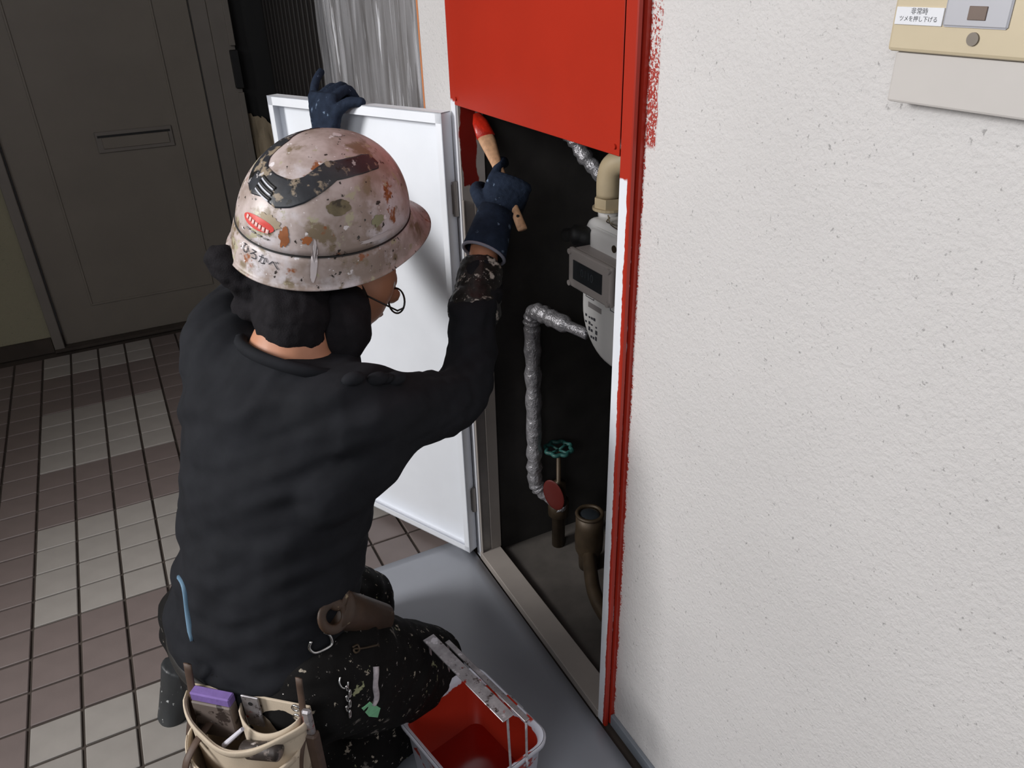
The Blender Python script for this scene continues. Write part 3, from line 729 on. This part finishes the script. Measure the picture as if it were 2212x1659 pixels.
# body : head, neck, trunk, arms and legs as one surface
bm = bmesh.new()
torso(bm, -.022)
limb(bm, [Vector((.150, 1.040, .82)), Vector((.182, 1.060, .875)), hc+HU*(-.055)+HF*(-.03)], [.066, .056, .056])
KF, KL, KU = hat_frame(36, 24, 10); hax = (KF, KL, KU)
fc = hc+KF*.030-KU*.014
ball(bm, hc+KU*.02, (.098, .078, .095), hax, 24, 16); ball(bm, fc+KU*(-.030)+KF*.028, (.070, .064, .078), hax, 20, 14); ball(bm, fc+KU*(-.055)+KF*.035, (.062, .056, .060), hax, 20, 14); ball(bm, fc+KU*(-.10)+KF*.062, (.026, .026, .022), hax)
ball(bm, fc+KU*(-.045)+KF*.107, (.018, .013, .016), hax); ball(bm, fc+KU*(-.025)+KF*.098, (.012, .009, .024), hax)   # nose
ball(bm, fc+KU*(-.078)+KF*.092, (.010, .022, .007), hax)          # lips
for q in (-1, 1): ball(bm, fc+KU*(-.028)+KL*.078*q-KF*.008, (.016, .008, .028), hax)   # ears
limb(bm, [shR, elR, wrR, wrR+(wrR-elR).normalized()*.03], [.036, .031, .026, .026]); limb(bm, [shL, elL, wrL, wrL+Vector((0, 0, .02))], [.036, .031, .026, .026])
limb(bm, [hipR, knR, anR], [.075, .050, .035]); limb(bm, [hipL, knL, anL], [.075, .050, .035])
me = remesh(bm, .006, 4); body = link('body', me, M_SKIN, person, True)
for q in (-1, 1):
    bm = bmesh.new(); ball(bm, fc+KU*(-.014)+KF*.073+KL*.031*q, .0118); obj('eye', bm, mat('eye', 'C8C4BE', .2), person, True)
# shirt
bm = bmesh.new(); torso(bm, .008)
limb(bm, [Vector((.145, 1.045, .77)), shR+Vector((-.01, .02, -.010)), (shR*.5+elR*.5)+Vector((0, 0, -.016)), elR+Vector((.000, -.002, -.002)), elR*.55+wrR*.45, elR*.22+wrR*.78], [.09, .075, .062, .050, .045, .040])
limb(bm, [Vector((.135, 1.065, .78)), shL, shL*.5+elL*.5, elL, elL*.5+wrL*.5, elL*.2+wrL*.8], [.09, .062, .056, .054, .047, .040])
limb(bm, [shR+Vector((-.06, -.005, -.10)), shR+Vector((.02, .01, -.07)), shR*.6+elR*.4+Vector((0, 0, -.045))], [.06, .06, .038])   # slack under the arm
me = remesh(bm, .006, 5)
def folds(p, n):
    d = 0
    # long drag folds from the raised right arm down across the back, and bunching at the waist
    q = p-Vector((.1, 1.0, .6)); lat = q.dot(Rv); up = q.z
    d += .010*noise.noise(Vector((lat*5+up*9, up*16-lat*9, 1.3)))
    d += .0055*noise.noise(Vector((lat*12+up*14, up*34-lat*16, 4)))
    low = max(0, min(1, (.52-p.z)/.14)); d += .010*low*noise.noise(Vector((lat*6, up*40+lat*12, 8)))
    # collar and shoulder pleats
    hi = max(0, min(1, (p.z-.76)/.1)); d += .005*hi*noise.noise(Vector((lat*45, up*8, 2)))
    ar = max(0, min(1, (p.x-.30)/.06)); d += .004*ar*noise.noise(Vector((p.x*50, p.y*30, p.z*50)))
    return d
displace(me, folds)
shirt = link('shirt', me, M_SHIRT, person, True); shirt['label'] = 'black long-sleeved work shirt'
bm = bmesh.new(); cn = Vector((.178, 1.042, .852)); ca, cb = Rv, (Ft*.82+UP*-.35).normalized()
tube(bm, [cn+ca*.082*cos(t)+cb*.074*sin(t) for t in [2*pi*i/36 for i in range(36)]], .009, 8, closed=True, flat=1.4); obj('collar', bm, M_SHIRT, shirt, True)
# arm cover on the right forearm
dF = (wrR-elR).normalized()
bm = bmesh.new(); P = [elR*.5+wrR*.5, elR*.46+wrR*.54, elR*.40+wrR*.60, elR*.34+wrR*.66, elR*.22+wrR*.78, elR*.12+wrR*.88, elR*.09+wrR*.91]
tube(bm, P, [.044, .0455, .044, .0415, .040, .0385, .034], 20); me = remesh(bm, .004, 2)
displace(me, lambda p, n: .0035*noise.noise(p*42)+.002*noise.noise(p*110)); ac = link('arm_cover', me, M_SLEEVE, person, True); ac['label'] = 'black arm cover smeared with white paint'
# trousers
bm = bmesh.new()
loft(bm, [((.030, 1.02, .275), Rv, .11, Ft, .095), ((.034, 1.02, .33), Rv, .155, Ft, .125), ((.040, 1.02, .40), Rv, .161, Ft, .130), ((.047, 1.02, .435), Rv, .155, Ft, .124)], 28)
limb(bm, [hipR, hipR*.5+knR*.5, knR, knR*.5+anR*.5, anR], [.110, .100, .080, .078, .062]); limb(bm, [hipL, hipL*.5+knL*.5, knL, knL*.5+anL*.5, anL], [.110, .098, .074, .062, .054])
me = remesh(bm, .007, 4)
displace(me, lambda p, n: .006*noise.noise(Vector((p.x*14, p.y*14, p.z*30)))+.004*noise.noise(Vector((p.x*34, p.y*20, p.z*40+3))))
tr = link('trousers', me, M_PANTS, person, True); tr['label'] = 'black work trousers spattered with paint'
bm = bmesh.new(); tube(bm, [Vector((.038, 1.02, .395))+Rv*.158*cos(t)+Ft*.126*sin(t) for t in [2*pi*i/44 for i in range(44)]], .016, 8, closed=True, flat=.35, hint=(0, 0, 1)); obj('belt', bm, mat('black_webbing', '1C1A18', .7, bump=.3), tr, True)
# shoes
def shoe(an, toe, nm='shoe'):
    bm = bmesh.new(); d = (toe-an).normalized(); side = d.cross(UP).normalized(); u2 = side.cross(d)
    loft(bm, [(an-d*.035+u2*.01, side, .032, u2, .045), (an+d*.02, side, .038, u2, .044), (an+d*.08, side, .046, u2, .034), (an+d*.14, side, .045, u2, .026), (an+d*.175, side, .028, u2, .018)], 18)
    me = remesh(bm, .005, 3); return link(nm, me, M_SHOE, person, True)
shoe(anR+Vector((.02, -.01, -.035)), anR+Vector((.30, .09, -.045))); shoe(anL+Vector((-.035, .005, -.005)), anL+Vector((-.12, .02, -.19)))
# scarf wrapped under the helmet, its tail sticking out behind
bm = bmesh.new()
loft(bm, [(hc+HU*.015-KF*.024, KF, .098, KL, .090), (hc+HU*(-.02)-KF*.032, KF, .096, KL, .091), (hc+HU*(-.055)-KF*.040, KF, .088, KL, .088), (hc+HU*(-.085)-HF*.046, HF, .074, HL, .078), (hc+HU*(-.112)-HF*.048, HF, .062, HL, .066)], 28)
limb(bm, [hc+HU*(-.085)-HF*.048+HL*.004, Vector((.186, 1.062, .905)), Vector((.178, 1.046, .893))], [.060, .058, .052])
kn_ = hc+HU*(-.100)-HF*.098-HL*.030
limb(bm, [kn_, kn_-HF*.010-HU*.012], [.020, .024])
back = hc-HF*.105
limb(bm, [back-HU*.02+HL*.01, back-HF*.028-HU*.012+HL*.035, back-HF*.052+HU*.010+HL*.055], [.042, .034, .020]); limb(bm, [back-HU*.05, back-HF*.025-HU*.062+HL*.02, back-HF*.03-HU*.09+HL*.03], [.04, .032, .02])
me = remesh(bm, .005, 3); displace(me, lambda p, n: .006*noise.noise(Vector((p.x*30, p.y*30, p.z*16)))+.003*noise.noise(p*80))
sc = link('head_scarf', me, M_SCARF, person, True); sc['label'] = 'black cloth tied under the helmet'
# mask pulled down in front of the chin
mc = Vector((.246, 1.035, .868))
bm = bmesh.new(); limb(bm, [hc+HU*(-.095)+HF*.02, mc+Vector((.01, .03, .028)), mc, mc+Vector((-.012, -.006, -.032))], [.046, .042, .040, .022])
me = remesh(bm, .005, 3); displace(me, lambda p, n: .005*noise.noise(p*28)); mk_ = link('face_mask', me, M_SCARF, person, True); mk_['label'] = 'dark cloth mask hanging at the chin'
# glasses
gl = empty('glasses', hc, None); gl.parent = person; gl.matrix_parent_inverse = pinv(person)
M_GLS = mat('dark_glasses_frame', '2B2522', .3, .3)
for q in (-1, 1):
    bm = bmesh.new(); c_ = fc+KU*(-.040)+KF*.098+KL*.034*q
    tube(bm, [c_+KL*.026*cos(t)+KU*.019*sin(t) for t in [2*pi*i/24 for i in range(24)]], .0016, 6, closed=True); obj('rim', bm, M_GLS, gl, True)
    bm = bmesh.new(); tube(bm, [c_+KL*.026*q, c_+KL*.042*q-KF*.02, fc+KU*(-.020)+KL*.088*q+KF*.01], .0016, 6); obj('temple', bm, M_GLS, gl, True)
bm = bmesh.new(); tube(bm, [fc+KU*(-.036)+KF*.100+KL*.009*q for q in (-1, 1)], .0015, 6); obj('bridge', bm, M_GLS, gl, True)

# ------------------------------------------------------------------ gloved hands
def hand(W_, d, n, lat, bends, thumb, cuff, g=.0016, cl=.045):
    d = Vector(d).normalized(); n = Vector(n); n = (n-n.dot(d)*d).normalized(); lat = Vector(lat); lat = (lat-lat.dot(d)*d-lat.dot(n)*n).normalized()
    bm = bmesh.new()
    loft(bm, [(W_, lat, .029, n, .021), (W_+d*.025, lat, .034, n, .020), (W_+d*.055, lat, .041, n, .018), (W_+d*.085, lat, .043, n, .0155), (W_+d*.094, lat, .038, n, .011)], 20)
    Ls = ((.043, .027, .021), (.047, .030, .022), (.043, .028, .021), (.034, .021, .019))
    for i, (b, LL) in enumerate(zip(bends, Ls)):
        p = W_+d*(.084-.004*abs(i-1))+lat*(.031-.0205*i); a = 0; pts = [p-d*.02, p]; sp = b[3] if len(b) > 3 else 0
        for k in range(3):
            a += b[k]; dd = d*cos(radians(a))-n*sin(radians(a)); dd = (dd+lat*sp).normalized()
            p = p+dd*LL[k]; pts.append(p)
        q = spline(pts, 4); r0 = (.0098, .0102, .0096, .0086)[i]+g
        tube(bm, q, [r0*(1-.22*j/(len(q)-1)) for j in range(len(q))], 12); ball(bm, q[-1], r0*.80)
    p = W_+d*.022+lat*.026; pts = [p-lat*.012, p]
    for v, L_ in zip(thumb, (.040, .033, .026)):
        v = d*v[0]+lat*v[1]+n*v[2]; v.normalize(); p = p+v*L_; pts.append(p)
    q = spline(pts, 4); tube(bm, q, [(.0145+g)*(1-.38*j/(len(q)-1)) for j in range(len(q))], 12); ball(bm, q[-1], .0092+g*.6)
    me = remesh(bm, .0024, 2); displace(me, lambda p_, nn: .0007*noise.noise(p_*160))
    gv = link('glove', me, M_GLOVE, person, True)
    cd_ = Vector(cuff).normalized(); bm = bmesh.new()
    loft(bm, [(W_+d*.02, lat, .034, n, .0245), (W_, lat, .0325, n, .026), (W_+cd_*.025, lat, .035, n, .030), (W_+cd_*cl, lat, .039, n, .034)], 24, caps=False)
    obj('cuff', solid(bm, -.0022), M_GLOVE, gv, True)
    c_ = W_+cd_*cl; bm = bmesh.new(); tube(bm, [c_+lat*.039*cos(t)+n*.034*sin(t) for t in [2*pi*i/32 for i in range(32)]], .0030, 8, closed=True); obj('cuff_hem', bm, M_HEM, gv, True)
    return gv
ax_b = (pe-pt).normalized()
hd = Vector((.645, 1.262, .984))-wrR
Wr = wrR+dF*.058+r2*.014-fw*.006-ax_b*.012
g1 = hand(Wr, hd, -fw+Vector((0, 0, .1)), -r2, [(18, 28, 20, .02), (72, 82, 40), (76, 84, 40), (80, 84, 40)], [(.7, .65, -.35), (.75, .25, -.8), (.7, -.2, -.9)], wrR-Wr, cl=.070)
g1['label'] = 'navy knit glove gripping the brush'
nl = Vector((-.897, -.44, 0)); ul = Vector((.44, -.897, 0))
Wl = Vector((.456, 1.712, 1.099))+nl*.036+Vector((0, 0, -.072))
g2 = hand(Wl, (nl*-.10+UP), nl, ul, [(62, 62, 30), (64, 60, 30), (60, 62, 30), (28, 14, 14, -.30)], [(.95, .5, .1), (.6, .75, -.35), (.1, .8, -.6)], wrL-Wl+Vector((0, 0, -.02)))
g2['label'] = 'navy knit glove holding the top edge of the open door'
# ------------------------------------------------------------------ waist tool pouch and what hangs on the belt
M_CANVAS = mat('cream_canvas', 'BFB09C', .85, var=.08, vs=20, spots=(('7A6A58', 26, .62, .70, 3), ('4A3A30', 60, .69, .72, 6)), bump=.35, bs=400, bd=.0008)
M_STRAP = mat('brown_leather_strap', '4A392F', .6, var=.25, vs=30, bump=.2)
M_LEATHER = mat('worn_brown_leather', '3D2B1E', .55, var=.3, vs=25, spots=(('8A7A60', 60, .66, .70, 2),), bump=.25, bs=90)
PT = Vector((.755, -.657, 0)).normalized(); PN = Vector((-.657, -.755, 0)).normalized(); PO = Vector((-.005, .884, .405))
def pl(a, n, z): return PO+PT*a+PN*n+UP*z
def pbox(lo, hi, bev=.001, rot=0, c=None):
    m = frame_m(PO, PT, PN, UP)
    if rot: m = m @ Matrix.Translation(c) @ Matrix.Rotation(rot, 4, 'Y') @ Matrix.Translation(-Vector(c))
    return B(lo, hi, bev, m)
pouch = empty('tool_pouch', PO-UP*.22, 'cream canvas tool pouch with brown straps on the worker\'s hip', 'tool pouch')
def panel(w, dep, z0, rim, pw=.55, seed=0):
    def fn(u, v):
        k = abs(sin(pi*u))**pw; z = z0+(rim(u)-z0)*v
        return pl(-w/2+w*u, .004+dep*k*(.72+.28*v)+.003*noise.noise(Vector((u*5, v*4, seed))), z)
    return fn
obj('back_panel', pbox((-.100, -.004, -.21), (.100, .000, .006), .001), M_CANVAS, pouch)
rimA = lambda u: -.006-.022*sin(pi*u)**2-.006*u
obj('main_pocket', solid(sheet_grid(panel(.20, .062, -.21, rimA), 40, 16), .003), M_CANVAS, pouch, True)
bm = bmesh.new(); fnA = panel(.20, .062, -.21, rimA); tube(bm, [fnA(i/40, 1)-UP*.006 for i in range(41)], .0085, 8, flat=.30, hint=(0, 0, 1)); obj('rim_binding', bm, M_CANVAS, pouch, True)
rimB = lambda u: -.052-.016*sin(pi*u)
fnB = panel(.185, .090, -.21, rimB, .38, 5)
obj('front_pocket', solid(sheet_grid(fnB, 40, 12), .003), M_CANVAS, pouch, True)
bm = bmesh.new(); tube(bm, [fnB(.03+.94*i/40, 1)-UP*.004 for i in range(41)], .0055, 8, flat=.35, hint=(0, 0, 1)); obj('rim_binding', bm, M_CANVAS, pouch, True)
rimC = lambda u: -.006-.012*sin(pi*u)
def fnC(u, v): return pl(-.010+.10*u, .006+.034*abs(sin(pi*u))**.5, -.12+(rimC(u)+.12)*v)
obj('inner_pocket', solid(sheet_grid(fnC, 24, 10), .0025), M_CANVAS, pouch, True)
for a, w_, z1, n1 in ((-.088, .007, .055, .012), (-.060, .006, -.040, .066), (.092, .0055, .07, .010)):
    bm = bmesh.new(); q = spline([pl(a+.004, .004, z1), pl(a, n1, -.02 if n1 < .03 else -.045), pl(a-.004, n1+.024, -.08), pl(a-.010, n1+.034, -.2)], 6)
    tube(bm, q, w_, 8, flat=.28, hint=PT); obj('leather_strap', bm, M_STRAP, pouch, True)
for a, n_, z in ((-.082, .006, .006), (-.086, .010, -.012), (.080, .004, .004), (.082, .008, -.010)):
    bm = bmesh.new(); tube(bm, [pl(a, n_, z)+PT*.0055*cos(t)+UP*.0055*sin(t) for t in [2*pi*i/16 for i in range(16)]], .0018, 6, closed=True); obj('rivet_ring', bm, M_CHROME, pouch, True)
# tools standing in the pouch
pd = empty('scrubbing_pad', pl(-.045, .02, -.06), 'purple topped scrubbing pad standing in the tool pouch', 'scrubbing pad')
obj('purple_pad', pbox((-.080, .006, .000), (-.015, .022, .016), .002), mat('purple_sponge', '735C9A', .8, var=.12, vs=60, bump=.4, bs=200), pd)
obj('pad_block', pbox((-.080, .006, -.07), (-.015, .024, .000), .002), mat('grey_brown_pad_block', '655A54', .6, var=.25, spots=(('2E2420', 40, .58, .62, 3), ('BDB5AD', 80, .68, .70, 4))), pd)
sc_ = empty('scraper', pl(.008, .02, -.05), 'dull metal scraper blade in the middle of the tool pouch', 'scraper')
obj('blade', pbox((-.006, .004, -.05), (.022, .007, .012), .0008), M_DIRTMETAL, sc_)
bm = bmesh.new(); cyl(bm, pl(.008, .0035, -.002), pl(.008, .0078, -.002), .0035, n=12); obj('blade_hole', bm, M_BLACK, sc_)
tin = empty('dark_tin', pl(.042, .055, -.09), 'dark dented tin lying in the front of the tool pouch', 'tin')
bm = bmesh.new(); tube(bm, [pl(.010, .050, -.045), pl(.014, .050, -.045), pl(.070, .050, -.034), pl(.074, .050, -.034)], [.010, .013, .013, .010], 20); obj('can', bm, mat('smeared_dark_tin', '3A3330', .45, .3, var=.35, spots=(('B5ADA9', 70, .64, .68, 2), ('7A6E68', 36, .56, .62, 3)), bump=.3), tin, True)
bm = bmesh.new(); cyl(bm, pl(-.018, .050, -.045), pl(.016, .044, -.008), .0042, .003, 10)
tag(obj('white_marker', bm, mat('white_marker_plastic', 'C5C3CC', .4)), 'thin white marker stick leaning in the tool pouch', 'marker')
wk = empty('utility_knife', pl(.098, .012, -.06), 'grey utility knife clipped to the right edge of the pouch', 'knife')
obj('knife_body', pbox((.093, .004, -.060), (.107, .014, .012), .003), M_DIRTMETAL, wk); obj('knife_sheath', pbox((.090, .002, -.16), (.111, .018, -.035), .003), M_STRAP, wk)
# belt hangers: leather holder, carabiner, clips
from mathutils.bvhtree import BVHTree
_v, _f = [], []
for o_ in (shirt, tr):
    n0 = len(_v); _v += [v.co.copy() for v in o_.data.vertices]; _f += [[i+n0 for i in p.vertices] for p in o_.data.polygons]
BV = BVHTree.FromPolygons(_v, _f)
def bp(px, py, dep=None, lift=.004):     # a point resting on the clothes, lifted a little off the cloth
    d_ = (px-1106)/FPX*r2+(py-829.5)/FPX*d2+fw
    h = BV.ray_cast(Vector((0, 0, HC)), d_.normalized())
    if h[0] is None: return Vector((0, 0, HC))+d_*dep
    return h[0]-d_.normalized()*lift
for px_, r_ in ((764, .011), (815, .011), (831, .009), (852, .012)):      # cloth bunched along the top of the raised sleeve
    bm = bmesh.new(); ball(bm, bp(px_, 824, 1.1, 0)+UP*.004, (r_*1.5, r_*.9, r_*.9), None, 14, 10); obj('sleeve_crease', bm, M_SHIRT, shirt, True)
lh = empty('leather_holder', bp(760, 1330, 1.13), 'brown leather loop holder on the belt above the right thigh', 'holder')
a0, a1 = bp(722, 1312, 1.135, .008), bp(832, 1338, 1.17, .008); axd = (a1-a0).normalized(); pu = (UP-UP.dot(axd)*axd).normalized(); pv = axd.cross(pu)
bm = bmesh.new(); loft(bm, [(a0+axd*.018, pu, .032, pv, .018), (a0+axd*.03, pu, .030, pv, .022), (a1-axd*.01, pu, .026, pv, .020), (a1, pu, .020, pv, .014)], 18); obj('holder_body', bm, M_LEATHER, lh, True)
for k, (dz, rr_) in enumerate(((.016, .013), (-.012, .019))):
    c_ = a0+axd*.006+pu*dz; bm = bmesh.new(); tube(bm, [c_+pu*rr_*cos(t)+(pv*.5+axd*.85).normalized()*rr_*1.1*sin(t) for t in [2*pi*i/24 for i in range(24)]], .0035, 8, closed=True, flat=2.2, hint=axd); obj('leather_loop', bm, M_LEATHER, lh, True)
def wire(name, label, cat, pts, r, m, dep=0, closed=False):
    bm = bmesh.new(); tube(bm, spline(pts, 5), r, 8, closed=closed); return tag(obj(name, bm, m, None, True), label, cat)
wire('carabiner', 'bright metal carabiner hanging from the belt', 'carabiner', [bp(672, 1385, 1.085), bp(668, 1400, 1.08), bp(680, 1410, 1.075), bp(702, 1402, 1.078), bp(717, 1390, 1.085), bp(712, 1372, 1.09), bp(700, 1365, 1.09)], .0024, M_CHROME)
wire('key_hook', 'small dull brass hook on the right thigh below the leather holder', 'hook', [bp(762, 1398, 1.075), bp(772, 1393, 1.075), bp(776, 1404, 1.075), bp(768, 1410, 1.075), bp(765, 1402, 1.075), bp(785, 1400, 1.08), bp(818, 1393, 1.10)], .0017, M_BRASS)
ch = empty('clip_chain', bp(750, 1500, 1.04), 'twisted metal clip and chain hanging right of the pouch', 'clip')
bm = bmesh.new(); tube(bm, spline([bp(735, 1462, 1.045), bp(733, 1475, 1.045), bp(740, 1486, 1.045), bp(750, 1484, 1.045), bp(752, 1472, 1.045)], 5), .0015, 8); obj('snap_ring', bm, M_CHROME, ch, True)
for k in range(6):
    c_ = bp(750+(k % 2)*6, 1487+k*11, 1.042); o_ = (axd, pu, pv)[k % 2]; bm = bmesh.new()
    tube(bm, [c_+UP*.0060*cos(t)+o_*.0038*sin(t) for t in [2*pi*i/14 for i in range(14)]], .0014, 6, closed=True); obj('chain_link', bm, M_CHROME, ch, True)
wire('whitened_cord', 'paint-whitened cord hanging on the dark trousers above the green tag', 'cord', [bp(812, 1440, 1.075), bp(812, 1455, 1.07), bp(810, 1480, 1.06), bp(813, 1505, 1.05), bp(806, 1522, 1.045)], .0052, mat('whitened_cord', 'A79FA4', .8, var=.3, vs=90, bump=.5))
tq = empty('green_tag', bp(800, 1535, 1.04), 'small pale green tag hanging beside the paint bucket', 'tag')
g_ = [bp(783, 1532, 1.035), bp(800, 1517, 1.035), bp(822, 1530, 1.042), bp(816, 1550, 1.042), bp(797, 1548, 1.037)]
bm = bmesh.new(); f_ = bm.faces.new([bm.verts.new(p) for p in g_]); solid(bm, .003); obj('tag_body', bm, mat('pale_green_plastic', '7FC596', .5, var=.12, vs=80), tq)
bm = bmesh.new(); tube(bm, [bp(803, 1516, 1.034), bp(806, 1522, 1.044)], .0012, 6); obj('tag_string', bm, M_BRASS, tq)
bl = [bp(385, 1243, 1.185), bp(398, 1268, 1.175), bp(406, 1330, 1.165), bp(414, 1385, 1.16)]
bm = bmesh.new(); tube(bm, spline(bl, 5), [.002]+[.0040]*13+[.003, .002], 8, flat=.3, hint=r2)
tag(obj('blue_ribbon', bm, mat('pale_blue_ribbon', '5F7D94', .6, var=.1), None, True), 'pale blue ribbon hanging at the left of the waist', 'ribbon')
